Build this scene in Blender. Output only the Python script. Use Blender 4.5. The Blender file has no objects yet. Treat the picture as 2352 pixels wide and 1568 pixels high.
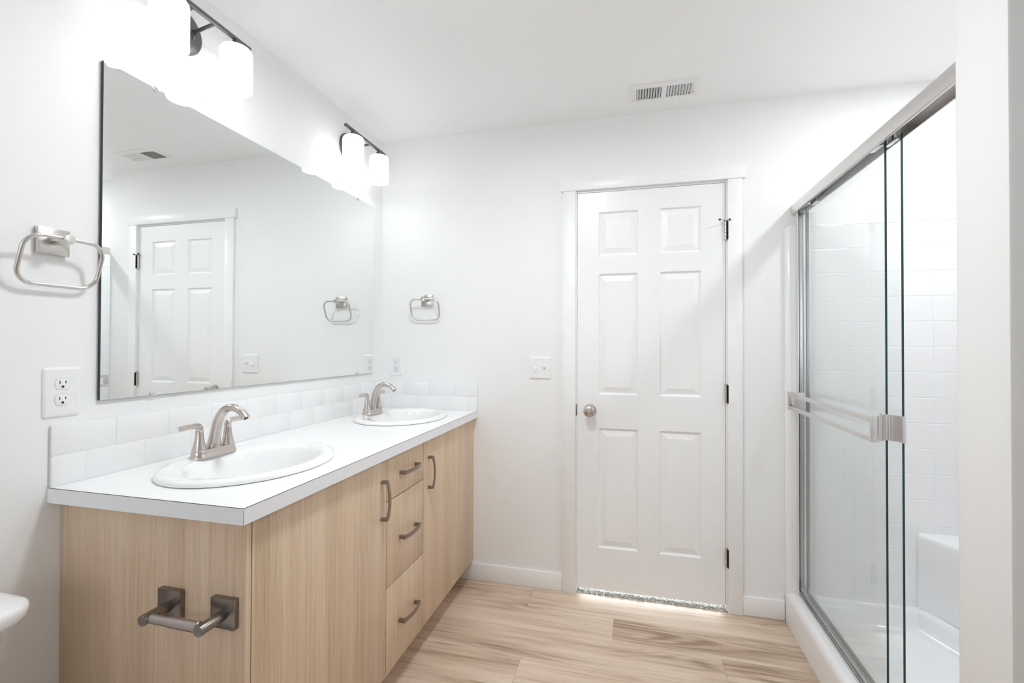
import bpy, bmesh, math, random
from mathutils import Vector, Matrix, noise
random.seed(7)
PI = math.pi
scene = bpy.context.scene
col = scene.collection

# ------------------------------------------------------------------ camera, world, exposure
FPX, YAW, PITCH, ROLL = 1077.97, 0.2482, 0.0102, 0.0031
CAM = Vector((1.3954, -2.4433, 1.2671))
cam = bpy.data.cameras.new('camera')
cam.sensor_fit = 'HORIZONTAL'; cam.sensor_width = 36.0
cam.lens = FPX * 36.0 / 2352.0
cam.clip_start = 0.02
co = bpy.data.objects.new('camera', cam); col.objects.link(co)
F = Vector((-math.sin(YAW)*math.cos(PITCH), math.cos(YAW)*math.cos(PITCH), math.sin(PITCH)))
R = Vector((math.cos(YAW), math.sin(YAW), 0)); U = R.cross(F)
R2 = R*math.cos(ROLL) + U*math.sin(ROLL); U2 = U*math.cos(ROLL) - R*math.sin(ROLL)
m = Matrix((R2, U2, -F)).transposed().to_4x4(); m.translation = CAM
co.matrix_world = m
scene.camera = co

w = bpy.data.worlds.new('world'); scene.world = w; w.use_nodes = True
w.node_tree.nodes['Background'].inputs[0].default_value = (0.75, 0.83, 1.0, 1)
w.node_tree.nodes['Background'].inputs[1].default_value = 0.3
scene.view_settings.view_transform = 'Standard'
scene.view_settings.look = 'None'
scene.view_settings.gamma = 1.0
scene.view_settings.use_curve_mapping = False
scene.view_settings.exposure = 0.48
try:
    scene.cycles.max_bounces = 14; scene.cycles.diffuse_bounces = 8
    scene.cycles.glossy_bounces = 6; scene.cycles.transparent_max_bounces = 16
    scene.cycles.sample_clamp_indirect = 6.0
except Exception:
    pass

SHADE_EMIT, BULB_EMIT, DOWN_W = 2.3, 7.0, 0.05
DOWNLIGHT_W, HALL_W, CEILING_FILL_W, WINDOW_FILL_W = 5.8, 100.0, 9.2, 8.0  # the ceiling and window powers drive added fill sources
LAMP_COL = (0.955, 0.982, 1.0)

# ------------------------------------------------------------------ materials
MATS = {}
def nt_new(name):
    mt = bpy.data.materials.new(name); mt.use_nodes = True
    nt = mt.node_tree; b = nt.nodes['Principled BSDF']
    MATS[name] = mt
    return mt, nt, b
def N(nt, typ, **kw):
    n = nt.nodes.new(typ)
    for k, v in kw.items():
        if k.startswith('i_'):
            key = k[2:]
            key = int(key) if key.isdigit() else key
            n.inputs[key].default_value = v
        else: setattr(n, k, v)
    return n
def simple(name, colr, rough=0.5, metal=0.0, spec=None, coat=0.0, var=0.03, vscale=30.0, bump=0.0, bscale=200.0):
    """Principled material with a faint procedural tone variation (and optional bump)."""
    mt, nt, b = nt_new(name)
    tc = N(nt, 'ShaderNodeTexCoord')
    nz = N(nt, 'ShaderNodeTexNoise', i_Scale=vscale, i_Detail=3.0)
    nt.links.new(tc.outputs['Object'], nz.inputs['Vector'])
    rp = N(nt, 'ShaderNodeValToRGB')
    c = Vector(colr)
    rp.color_ramp.elements[0].position = 0.3; rp.color_ramp.elements[1].position = 0.7
    rp.color_ramp.elements[0].color = (*(c*(1-var)), 1); rp.color_ramp.elements[1].color = (*[min(1, v*(1+var)) for v in c], 1)
    nt.links.new(nz.outputs['Fac'], rp.inputs['Fac']); nt.links.new(rp.outputs['Color'], b.inputs['Base Color'])
    b.inputs['Roughness'].default_value = rough; b.inputs['Metallic'].default_value = metal
    if spec is not None: b.inputs['Specular IOR Level'].default_value = spec
    b.inputs['Coat Weight'].default_value = coat
    if bump:
        n2 = N(nt, 'ShaderNodeTexNoise', i_Scale=bscale, i_Detail=4.0)
        nt.links.new(tc.outputs['Object'], n2.inputs['Vector'])
        bp = N(nt, 'ShaderNodeBump', i_Strength=bump, i_Distance=0.002)
        nt.links.new(n2.outputs['Fac'], bp.inputs['Height']); nt.links.new(bp.outputs['Normal'], b.inputs['Normal'])
    return mt

def wall_paint(name, colr, strength):
    mt, nt, b = nt_new(name)
    tc = N(nt, 'ShaderNodeTexCoord')
    b.inputs['Base Color'].default_value = (*colr, 1); b.inputs['Roughness'].default_value = 0.55
    b.inputs['Specular IOR Level'].default_value = 0.3
    # knock-down drywall texture: broad flattened islands with crisp edges plus a fine orange peel
    n1 = N(nt, 'ShaderNodeTexNoise', i_Scale=7.0, i_Detail=5.0, i_Roughness=0.62, i_Distortion=1.2)
    n2 = N(nt, 'ShaderNodeTexNoise', i_Scale=90.0, i_Detail=2.0)
    nt.links.new(tc.outputs['Object'], n1.inputs['Vector']); nt.links.new(tc.outputs['Object'], n2.inputs['Vector'])
    rp = N(nt, 'ShaderNodeValToRGB')
    rp.color_ramp.elements[0].position = 0.50; rp.color_ramp.elements[1].position = 0.56
    nt.links.new(n1.outputs['Fac'], rp.inputs['Fac'])
    mx = N(nt, 'ShaderNodeMath', operation='MULTIPLY_ADD', i_1=0.35)
    nt.links.new(n2.outputs['Fac'], mx.inputs[0]); nt.links.new(rp.outputs['Color'], mx.inputs[2])
    bp = N(nt, 'ShaderNodeBump', i_Strength=strength, i_Distance=0.0012)
    nt.links.new(mx.outputs[0], bp.inputs['Height']); nt.links.new(bp.outputs['Normal'], b.inputs['Normal'])
    return mt

wall_paint('wall_paint', (0.88, 0.88, 0.878), 0.10)
wall_paint('ceiling_paint', (0.93, 0.93, 0.928), 0.06)
simple('trim_paint', (0.90, 0.90, 0.90), 0.32, var=0.01)
simple('porcelain', (0.88, 0.88, 0.875), 0.06, coat=0.3, var=0.006)
simple('acrylic', (0.87, 0.87, 0.88), 0.13, var=0.006, vscale=4)
simple('plastic_white', (0.86, 0.86, 0.86), 0.28, var=0.01)
simple('slot_dark', (0.03, 0.03, 0.032), 0.6)
simple('seam_dark', (0.16, 0.12, 0.09), 0.6)
simple('tile_white', (0.86, 0.862, 0.865), 0.12, var=0.004, vscale=6)
simple('grout', (0.82, 0.825, 0.83), 0.7)
simple('shadow_gap', (0.45, 0.45, 0.45), 0.8)
simple('laminate_white', (0.86, 0.86, 0.86), 0.33, var=0.02, vscale=600)
simple('laminate_edge', (0.85, 0.86, 0.88), 0.4, var=0.06, vscale=700)
simple('dark_bronze', (0.16, 0.155, 0.16), 0.36, 0.85)
simple('rubber', (0.05, 0.05, 0.05), 0.7)
simple('glass_edge', (0.010, 0.055, 0.050), 0.15, var=0.15)
simple('mirror_edge_shade', (0.03, 0.035, 0.045), 0.3)  # dark glass edge plus the shadow of the gap behind, in one colour
simple('threshold_dark', (0.10, 0.08, 0.06), 0.7)
simple('chrome', (0.80, 0.80, 0.80), 0.08, 1.0, var=0.01)

def brushed(name, colr, rough, axis_scale, aniso=0.0):
    mt, nt, b = nt_new(name)
    tc = N(nt, 'ShaderNodeTexCoord'); mp = N(nt, 'ShaderNodeMapping'); mp.inputs['Scale'].default_value = axis_scale
    nz = N(nt, 'ShaderNodeTexNoise', i_Scale=160.0, i_Detail=3.0)
    nt.links.new(tc.outputs['Object'], mp.inputs['Vector']); nt.links.new(mp.outputs['Vector'], nz.inputs['Vector'])
    rp = N(nt, 'ShaderNodeMapRange', i_3=rough*0.95, i_4=rough*1.05)
    nt.links.new(nz.outputs['Fac'], rp.inputs[0]); nt.links.new(rp.outputs[0], b.inputs['Roughness'])
    cr = N(nt, 'ShaderNodeValToRGB'); c = Vector(colr)
    cr.color_ramp.elements[0].color = (*(c*0.985), 1); cr.color_ramp.elements[1].color = (*[min(1, v*1.015) for v in c], 1)
    nt.links.new(nz.outputs['Fac'], cr.inputs['Fac']); nt.links.new(cr.outputs['Color'], b.inputs['Base Color'])
    b.inputs['Metallic'].default_value = 1.0
    return mt
brushed('nickel', (0.60, 0.545, 0.515), 0.27, (1, 1, 12))
brushed('nickel_ring', (0.66, 0.63, 0.60), 0.25, (1, 1, 12))
brushed('holder_nickel_shaded', (0.27, 0.235, 0.215), 0.27, (6, 1, 1))  # same brushed nickel, its colour darkened for the dim room it reflects
brushed('roller_nickel_shaded', (0.47, 0.42, 0.405), 0.33, (6, 1, 1))  # that shaded nickel again, darkened less for the roller
brushed('handle_nickel', (0.34, 0.285, 0.25), 0.33, (1, 10, 10))
brushed('aluminium', (0.74, 0.715, 0.70), 0.32, (1, 12, 1))
brushed('aluminium_bright', (0.83, 0.83, 0.83), 0.2, (1, 1, 12))

def thin_glass(name, tint, refl_mix=1.0):
    mt, nt, b = nt_new(name)
    nt.nodes.remove(b)
    out = nt.nodes['Material Output']
    tr = N(nt, 'ShaderNodeBsdfTransparent'); tr.inputs['Color'].default_value = (*tint, 1)
    gl = N(nt, 'ShaderNodeBsdfGlossy'); gl.inputs['Roughness'].default_value = 0.0
    # Schlick reflectance, the same from either side of the sheet
    lw = N(nt, 'ShaderNodeLayerWeight', i_Blend=0.5)
    pw = N(nt, 'ShaderNodeMath', operation='POWER', i_1=5.0); nt.links.new(lw.outputs['Facing'], pw.inputs[0])
    fr = N(nt, 'ShaderNodeMath', operation='MULTIPLY_ADD', i_1=0.90, i_2=0.04); nt.links.new(pw.outputs[0], fr.inputs[0])
    mx = N(nt, 'ShaderNodeMixShader')
    nt.links.new(fr.outputs[0], mx.inputs[0]); nt.links.new(tr.outputs[0], mx.inputs[1]); nt.links.new(gl.outputs[0], mx.inputs[2])
    nt.links.new(mx.outputs[0], out.inputs['Surface'])
    return mt
thin_glass('shower_glass', (0.985, 0.993, 0.991))

mt, nt, b = nt_new('mirror_glass')
b.inputs['Base Color'].default_value = (0.90, 0.925, 0.915, 1); b.inputs['Metallic'].default_value = 1.0; b.inputs['Roughness'].default_value = 0.0

def emitter(name, colr, strength, base=(0.9, 0.9, 0.9)):
    mt, nt, b = nt_new(name)
    b.inputs['Base Color'].default_value = (*base, 1); b.inputs['Roughness'].default_value = 0.3
    b.inputs['Emission Color'].default_value = (*colr, 1); b.inputs['Emission Strength'].default_value = strength
    return mt
emitter('opal_glass', LAMP_COL, SHADE_EMIT)
mt = MATS['opal_glass']; nt = mt.node_tree
tc = N(nt, 'ShaderNodeTexCoord'); sx_ = N(nt, 'ShaderNodeSeparateXYZ'); nt.links.new(tc.outputs['Object'], sx_.inputs[0])
gr = N(nt, 'ShaderNodeMapRange', i_1=-0.03, i_2=-0.11, i_3=SHADE_EMIT*0.42, i_4=SHADE_EMIT); gr.interpolation_type = 'SMOOTHSTEP'
nt.links.new(sx_.outputs['Z'], gr.inputs[0]); nt.links.new(gr.outputs[0], nt.nodes['Principled BSDF'].inputs['Emission Strength'])
emitter('bulb_glow', LAMP_COL, BULB_EMIT)
emitter('downlight_glow', LAMP_COL, 12.0)
emitter('fill_glow', LAMP_COL, 6.0)  # glow of the added ceiling fill light

def oak(name):
    mt, nt, b = nt_new(name)
    tc = N(nt, 'ShaderNodeTexCoord'); L = nt.links.new
    def nz(scale, sc, det, rough=0.6):
        mp = N(nt, 'ShaderNodeMapping'); mp.inputs['Scale'].default_value = scale
        n = N(nt, 'ShaderNodeTexNoise', i_Scale=sc, i_Detail=det, i_Roughness=rough)
        L(tc.outputs['Object'], mp.inputs['Vector']); L(mp.outputs['Vector'], n.inputs['Vector']); return n
    broad = nz((1, 1, 0.03), 13.0, 2.0)
    fine = nz((1, 1, 0.015), 130.0, 4.0, 0.7)
    pore = nz((1, 1, 0.035), 420.0, 2.0)
    a = N(nt, 'ShaderNodeMath', operation='MULTIPLY', i_1=0.32); L(broad.outputs['Fac'], a.inputs[0])
    c = N(nt, 'ShaderNodeMath', operation='MULTIPLY_ADD', i_1=0.46); L(fine.outputs['Fac'], c.inputs[0]); L(a.outputs[0], c.inputs[2])
    d = N(nt, 'ShaderNodeMath', operation='MULTIPLY_ADD', i_1=0.22); L(pore.outputs['Fac'], d.inputs[0]); L(c.outputs[0], d.inputs[2])
    rp = N(nt, 'ShaderNodeValToRGB'); e = rp.color_ramp.elements
    e[0].position = 0.33; e[0].color = (0.49, 0.345, 0.22, 1)
    e[1].position = 0.66; e[1].color = (0.79, 0.625, 0.465, 1)
    k = rp.color_ramp.elements.new(0.5); k.color = (0.67, 0.50, 0.345, 1)
    L(d.outputs[0], rp.inputs['Fac']); L(rp.outputs['Color'], b.inputs['Base Color'])
    b.inputs['Roughness'].default_value = 0.36; b.inputs['Specular IOR Level'].default_value = 0.6
    bp = N(nt, 'ShaderNodeBump', i_Strength=0.06, i_Distance=0.001); L(fine.outputs['Fac'], bp.inputs['Height']); L(bp.outputs['Normal'], b.inputs['Normal'])
    return mt
oak('oak_laminate')

def planks_mat():
    mt, nt, b = nt_new('plank_floor'); L = nt.links.new
    tc = N(nt, 'ShaderNodeTexCoord'); at = N(nt, 'ShaderNodeAttribute', attribute_name='plank')
    of = N(nt, 'ShaderNodeVectorMath', operation='SCALE'); of.inputs[0].default_value = (37.0, 61.0, 13.0)
    L(at.outputs['Fac'], of.inputs['Scale'])
    ad = N(nt, 'ShaderNodeVectorMath', operation='ADD'); L(tc.outputs['Object'], ad.inputs[0]); L(of.outputs[0], ad.inputs[1])
    def nz(scale, sc, det, rough=0.6, dist=0.0):
        mp = N(nt, 'ShaderNodeMapping'); mp.inputs['Scale'].default_value = scale
        n = N(nt, 'ShaderNodeTexNoise', i_Scale=sc, i_Detail=det, i_Roughness=rough, i_Distortion=dist)
        L(ad.outputs[0], mp.inputs['Vector']); L(mp.outputs['Vector'], n.inputs['Vector']); return n
    low = nz((0.55, 5.0, 1), 1.5, 1.5, 0.5, 0.4)          # arched cathedral figure = contour lines of this
    ring = N(nt, 'ShaderNodeMath', operation='MULTIPLY', i_1=95.0); L(low.outputs['Fac'], ring.inputs[0])
    sn = N(nt, 'ShaderNodeMath', operation='SINE'); L(ring.outputs[0], sn.inputs[0])
    sa = N(nt, 'ShaderNodeMath', operation='MULTIPLY_ADD', i_1=0.5, i_2=0.5); L(sn.outputs[0], sa.inputs[0])
    streak = nz((0.5, 14.0, 1), 3.2, 4.0, 0.62, 0.3)
    fine = nz((1.0, 40.0, 1), 6.0, 3.0, 0.6)
    patch = nz((0.9, 4.5, 1), 1.3, 2.0)
    s1 = N(nt, 'ShaderNodeMath', operation='MULTIPLY', i_1=0.40); L(streak.outputs['Fac'], s1.inputs[0])
    s2 = N(nt, 'ShaderNodeMath', operation='MULTIPLY_ADD', i_1=0.22); L(fine.outputs['Fac'], s2.inputs[0]); L(s1.outputs[0], s2.inputs[2])
    pm = N(nt, 'ShaderNodeMapRange', i_1=0.42, i_2=0.66, i_3=0.0, i_4=0.13); L(patch.outputs['Fac'], pm.inputs[0])
    s3 = N(nt, 'ShaderNodeMath', operation='MULTIPLY_ADD'); L(sa.outputs[0], s3.inputs[0]); L(pm.outputs[0], s3.inputs[1]); L(s2.outputs[0], s3.inputs[2])
    s4 = N(nt, 'ShaderNodeMath', operation='MULTIPLY_ADD', i_1=0.34); L(patch.outputs['Fac'], s4.inputs[0]); L(s3.outputs[0], s4.inputs[2])
    pt = N(nt, 'ShaderNodeMath', operation='MULTIPLY_ADD', i_1=0.10); L(at.outputs['Fac'], pt.inputs[0]); L(s4.outputs[0], pt.inputs[2])
    rp = N(nt, 'ShaderNodeValToRGB'); e = rp.color_ramp.elements
    e[0].position = 0.40; e[0].color = (0.79, 0.655, 0.525, 1)
    e[1].position = 0.69; e[1].color = (0.35, 0.235, 0.155, 1)
    k = e.new(0.53); k.color = (0.65, 0.505, 0.385, 1)
    L(pt.outputs[0], rp.inputs['Fac']); L(rp.outputs['Color'], b.inputs['Base Color'])
    b.inputs['Roughness'].default_value = 0.36
    bp = N(nt, 'ShaderNodeBump', i_Strength=0.08, i_Distance=0.001); L(fine.outputs['Fac'], bp.inputs['Height']); L(bp.outputs['Normal'], b.inputs['Normal'])
planks_mat()

mt, nt, b = nt_new('carpet_pile')
tc = N(nt, 'ShaderNodeTexCoord'); nz = N(nt, 'ShaderNodeTexNoise', i_Scale=260.0, i_Detail=2.0)
nt.links.new(tc.outputs['Object'], nz.inputs['Vector'])
rp = N(nt, 'ShaderNodeValToRGB'); rp.color_ramp.elements[0].position = 0.4; rp.color_ramp.elements[1].position = 0.6
rp.color_ramp.elements[0].color = (0.22, 0.215, 0.20, 1); rp.color_ramp.elements[1].color = (0.86, 0.85, 0.83, 1)
nt.links.new(nz.outputs['Fac'], rp.inputs['Fac']); nt.links.new(rp.outputs['Color'], b.inputs['Base Color']); b.inputs['Roughness'].default_value = 0.95

# ------------------------------------------------------------------ mesh helpers
class MB:
    """Collects shapes into one bmesh; build() links it as ONE mesh object."""
    def __init__(s): s.bm = bmesh.new(); s.mi = 0
    def _tag(s, before, mi=None):
        for f in s.bm.faces:
            if f.index == -1 or f not in before: pass
    def face(s, vs, mi=None):
        f = s.bm.faces.new(vs); f.material_index = s.mi if mi is None else mi; return f
    def v(s, *c): return s.bm.verts.new(c if len(c) == 3 else c[0])
    def box(s, x0, x1, y0, y1, z0, z1, bev=0.0, seg=2, mi=None):
        b2 = bmesh.new()
        bmesh.ops.create_cube(b2, size=1.0)
        for v in b2.verts:
            v.co = Vector(((x0+x1)/2 + v.co.x*(x1-x0), (y0+y1)/2 + v.co.y*(y1-y0), (z0+z1)/2 + v.co.z*(z1-z0)))
        if bev > 0:
            bmesh.ops.bevel(b2, geom=list(b2.edges), offset=bev, segments=seg, profile=0.5, affect='EDGES')
        s.add(b2, mi)
    def add(s, b2, mi=None, mat=None):
        mp = {}
        for v in b2.verts: mp[v] = s.bm.verts.new(mat @ v.co if mat else v.co)
        for f in b2.faces:
            try: s.face([mp[v] for v in f.verts], mi)
            except ValueError: pass
        b2.free()
    def rings(s, rings, closed_u=True, cap0=False, cap1=False, mi=None):
        """Skin successive rings of points."""
        R_ = [[s.bm.verts.new(p) for p in r] for r in rings]
        n = len(R_[0])
        for a, b_ in zip(R_, R_[1:]):
            for i in range(n if closed_u else n-1):
                j = (i+1) % n
                s.face([a[i], a[j], b_[j], b_[i]], mi)
        if cap0: s.face(list(reversed(R_[0])), mi)
        if cap1: s.face(R_[-1], mi)
        return R_
    def lathe(s, prof, origin=(0, 0, 0), axis='z', n=32, cap0=True, cap1=True, mi=None, ry=1.0):
        o = Vector(origin); rs = []
        for r, h in prof:
            ring = []
            for i in range(n):
                a = 2*PI*i/n; c_, s_ = r*math.cos(a), r*math.sin(a)*ry
                p = {'z': (c_, s_, h), 'x': (h, c_, s_), 'y': (s_, h, c_)}[axis]
                ring.append(o + Vector(p))
            rs.append(ring)
        return s.rings(rs, True, cap0, cap1, mi)
    def tube(s, path, rad, n=12, ra=None, up=Vector((0, 0, 1)), cap=True, closed=False, mi=None):
        """Sweep an (elliptic) section along a path; rad: half-size along the local normal, ra: along the binormal."""
        P = [Vector(p) for p in path]; k = len(P)
        rad = rad if isinstance(rad, (list, tuple)) else [rad]*k
        ra = rad if ra is None else (ra if isinstance(ra, (list, tuple)) else [ra]*k)
        rs = []; prev = None
        for i in range(k):
            if closed: t = P[(i+1) % k] - P[i-1]
            else: t = P[min(i+1, k-1)] - P[max(i-1, 0)]
            t.normalize()
            if prev is None:
                bn = t.cross(up)
                if bn.length < 1e-4: bn = t.cross(Vector((1, 0, 0)))
                bn.normalize()
            else:
                bn = prev - t*prev.dot(t); bn.normalize()
            prev = bn.copy(); nr = bn.cross(t)
            rs.append([P[i] + nr*rad[i]*math.cos(2*PI*j/n) + bn*ra[i]*math.sin(2*PI*j/n) for j in range(n)])
        if closed: rs.append(rs[0]); 
        if closed:
            RR = [[s.bm.verts.new(p) for p in r] for r in rs[:-1]]
            for i in range(k):
                a, b_ = RR[i], RR[(i+1) % k]
                for j in range(n):
                    s.face([a[j], a[(j+1) % n], b_[(j+1) % n], b_[j]], mi)
        else: s.rings(rs, True, cap, cap, mi)
    def prism(s, pts, lo, hi, axis='z', mi=None, bev=0.0):
        """Extrude a polygon (2-D points) along an axis."""
        b2 = bmesh.new()
        def P(p, h): return {'z': (p[0], p[1], h), 'y': (p[0], h, p[1]), 'x': (h, p[0], p[1])}[axis]
        a = [b2.verts.new(P(p, lo)) for p in pts]; c = [b2.verts.new(P(p, hi)) for p in pts]
        n = len(pts)
        b2.faces.new(a); b2.faces.new(list(reversed(c)))
        for i in range(n): b2.faces.new([a[i], c[i], c[(i+1) % n], a[(i+1) % n]])
        bmesh.ops.recalc_face_normals(b2, faces=list(b2.faces))
        if bev: bmesh.ops.bevel(b2, geom=list(b2.edges), offset=bev, segments=2, profile=0.5, affect='EDGES')
        s.add(b2, mi)
    def build(s, name, mats, parent=None, smooth=35, recalc=True, link=True):
        bm = s.bm
        if recalc: bmesh.ops.recalc_face_normals(bm, faces=list(bm.faces))
        me = bpy.data.meshes.new(name); bm.to_mesh(me); bm.free()
        for k in (mats if isinstance(mats, (list, tuple)) else [mats]): me.materials.append(MATS[k])
        if smooth:
            for p in me.polygons: p.use_smooth = True
            me.set_sharp_from_angle(angle=math.radians(smooth))
        o = bpy.data.objects.new(name, me); col.objects.link(o)
        if parent: o.parent = parent
        return o

def tag(o, label, cat, group=None):
    o['label'] = label; o['category'] = cat
    if group: o['group'] = group
    return o
def thing(name, label, cat, loc=(0, 0, 0), rz=0.0, group=None):
    o = bpy.data.objects.new(name, None); col.objects.link(o)
    o.empty_display_size = 0.05
    o.location = loc; o.rotation_euler = (0, 0, rz)
    return tag(o, label, cat, group)
def struct(o):
    o['kind'] = 'structure'; return o
def dup(root, loc, rz, label, group=None):
    r = root.copy(); col.objects.link(r); r.location = loc; r.rotation_euler = (0, 0, rz); r['label'] = label
    if group: r['group'] = group
    for ch in list(root.children):
        c = ch.copy(); col.objects.link(c); c.parent = r
        for g in list(ch.children):
            d = g.copy(); col.objects.link(d); d.parent = c
    return r
def rrect(w_, h_, r, n=6):
    pts = []
    for cx, cy, a0 in ((w_/2-r, h_/2-r, 0), (-w_/2+r, h_/2-r, PI/2), (-w_/2+r, -h_/2+r, PI), (w_/2-r, -h_/2+r, 1.5*PI)):
        for i in range(n+1):
            a = a0 + PI/2*i/n; pts.append((cx + r*math.cos(a), cy + r*math.sin(a)))
    return pts
def plate(mb, w_, h_, t, r=0.004, e=0.004, axis='x', mi=None):
    """A wall plate with rounded plan and a sloped, softened rim, back on 0, front at t along +axis."""
    def P(p, d): return (d, p[0], p[1]) if axis == 'x' else (p[0], d, p[1])
    rs = []
    for ins, d in ((0, 0), (0, t*0.35), (e*0.3, t*0.75), (e, t)):
        rs.append([P(p, d) for p in rrect(w_-2*ins, h_-2*ins, max(r-ins*0.5, 0.0008))])
    mb.rings(rs, True, True, True, mi)

# ------------------------------------------------------------------ room shell
H = 2.4424
YF, XR = -3.8, 3.05
WING0, WING1, XS = -1.352, -1.2002, 2.09
DL, DR, DT, DB = 1.1273, 1.8348, 2.0599, 0.0279

# plank floor: every board a slab of its own inside one mesh, with a per-board number for tone and figure
mb = MB(); bm = mb.bm
ROWS = {-1: 0.905, -2: 1.318, -3: 0.538, -4: 0.962}
boards = []
PW, PL_, Y0 = 0.1833, 1.215, -0.0063
row = 0
while Y0 + PW*row > YF - 0.2:
    y0, y1 = Y0 + PW*row, Y0 + PW*(row+1)
    j = ROWS.get(row, (0.37 + 0.471*abs(row)) % PL_)
    x = j - PL_*math.ceil((j+0.12)/PL_)
    while x < XR:
        boards.append((x, x+PL_, y0, min(y1, 0.0) if row == 0 else y1, row)); x += PL_
    row -= 1
vals = []
g = 0.00035
for (x0, x1, y0, y1, row) in boards:
    x0 = max(x0, -0.05); x1 = min(x1, XR + 0.05); y0 = max(y0, YF-0.05)
    if x1 - x0 < 0.01 or y1 - y0 < 0.004: continue
    n0 = len(bm.faces)
    mb.box(x0+g, x1-g, y0+g, y1-g, -0.006, 0.0)
    vals += [random.random()]*(len(bm.faces)-n0)
n0 = len(bm.faces); mb.box(-0.1, XR+0.1, YF-0.1, 0.0, -0.05, -0.004, mi=1); vals += [0]*(len(bm.faces)-n0)
floor = struct(mb.build('floor', ['plank_floor', 'threshold_dark'], smooth=0))
at = floor.data.attributes.new('plank', 'FLOAT', 'FACE')
for i, v in enumerate(vals): at.data[i].value = v

mb = MB(); mb.box(-0.1, XR+0.1, YF-0.1, 0.1, H, H+0.1); struct(mb.build('ceiling', 'ceiling_paint', smooth=0))
mb = MB(); mb.box(-0.1, 0.0, YF-0.1, 0.1, 0, H); struct(mb.build('wall_left', 'wall_paint', smooth=0))
JL, JR, JT = DL-0.022, DR+0.022, DT+0.022
mb = MB()
mb.box(0.0, JL, 0, 0.11, 0, H); mb.box(JR, XR, 0, 0.11, 0, H); mb.box(JL, JR, 0, 0.11, JT, H)
struct(mb.build('wall_back', 'wall_paint', smooth=0))
mb = MB(); mb.box(XR-0.1, XR, WING1, 0.0, 0, H); struct(mb.build('wall_shower', 'wall_paint', smooth=0))
mb = MB(); mb.box(XS, XR, WING0, WING1, 0, H, bev=0.006); struct(mb.build('wall_partition', 'wall_paint'))
mb = MB(); mb.box(1.64, XR-0.1, -2.32, -2.20, 0, H, bev=0.006); struct(mb.build('wall_light_block', 'wall_paint'))  # added unseen wall, keeps the window fill off the partition face
mb = MB(); mb.box(XR-0.1, XR, YF, WING0, 0, H); struct(mb.build('wall_right', 'wall_paint', smooth=0))
WX0, WX1, WZ0, WZ1 = 0.20, 1.40, 0.95, 2.15
mb = MB()
mb.box(0, WX0, YF-0.1, YF, 0, H); mb.box(WX1, XR, YF-0.1, YF, 0, H); mb.box(WX0, WX1, YF-0.1, YF, 0, WZ0); mb.box(WX0, WX1, YF-0.1, YF, WZ1, H)
struct(mb.build('wall_front', 'wall_paint', smooth=0))
mb = MB()
for bx_ in ((WX0, WX0+0.05, WZ0, WZ1), (WX1-0.05, WX1, WZ0, WZ1), (WX0+0.05, WX1-0.05, WZ0, WZ0+0.05), (WX0+0.05, WX1-0.05, WZ1-0.05, WZ1), ((WX0+WX1)/2-0.02, (WX0+WX1)/2+0.02, WZ0+0.05, WZ1-0.05)):
    mb.box(bx_[0], bx_[1], YF-0.08, YF-0.03, bx_[2], bx_[3], bev=0.002)
wn = struct(mb.build('fill_window', 'plastic_white'))  # added window out of view, there to carry fill light
mb = MB(); mb.box(WX0+0.05, WX1-0.05, YF-0.058, YF-0.054, WZ0+0.05, WZ1-0.05); mb.build('fill_window_pane', 'shower_glass', wn, smooth=0)
mb = MB(); mb.box(WX0-0.04, WX1+0.04, YF-0.03, YF+0.03, WZ0-0.022, WZ0, bev=0.003); mb.build('fill_window_sill', 'trim_paint', wn)
la = bpy.data.lights.new('window_fill', 'AREA'); la.shape = 'RECTANGLE'; la.size = WX1-WX0-0.1; la.size_y = WZ1-WZ0-0.1; la.energy = WINDOW_FILL_W; la.color = (0.90, 0.955, 1.0)
lo = bpy.data.objects.new('window_fill', la); lo.location = ((WX0+WX1)/2, YF-0.11, (WZ0+WZ1)/2); lo.rotation_euler = (PI/2 + 0.45, 0, 0); col.objects.link(lo)   # added fill for the room, tilted up to brighten the ceiling

# baseboards
def base(name, *b):
    mb = MB(); mb.box(*b, bev=0.0035); return struct(mb.build(name, 'trim_paint'))
BBZ = 0.0906
base('baseboard_back', 0.487, 1.053, -0.0125, 0.0, 0.0, BBZ)
base('baseboard_back', 1.9085, 2.0885, -0.0125, 0.0, 0.0, BBZ)
base('baseboard_left', 0.0, 0.0125, YF, -1.572, 0.0, BBZ)
base('baseboard_front', 0.0125, XR-0.1, YF, YF+0.0125, 0.0, BBZ)
base('baseboard_right', XR-0.1125, XR-0.1, YF+0.0125, WING0, 0.0, BBZ)

# door casing and jamb
def trim(name, *b, bev=0.002):
    mb = MB(); mb.box(*b, bev=bev); return struct(mb.build(name, 'trim_paint'))
trim('trim_1', 1.0535, 1.119, -0.0185, 0, 0, 2.072)
trim('trim_2', 1.8445, 1.9085, -0.0185, 0, 0, 2.072)
trim('trim_3', 1.0395, 1.9235, -0.0225, 0, 2.0722, 2.1327)
mb = MB()
mb.box(JL, DL-0.003, 0.0, 0.11, 0, JT); mb.box(DR+0.003, JR, 0.0, 0.11, 0, JT); mb.box(DL-0.003, DR+0.003, 0.0, 0.11, DT+0.003, JT)
mb.box(DL-0.003, DL+0.009, 0.040, 0.075, 0, DT+0.003); mb.box(DR-0.009, DR+0.003, 0.040, 0.075, 0, DT+0.003); mb.box(DL, DR, 0.040, 0.075, DT-0.009, DT+0.003)
struct(mb.build('trim_4', 'trim_paint', smooth=0))

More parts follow.
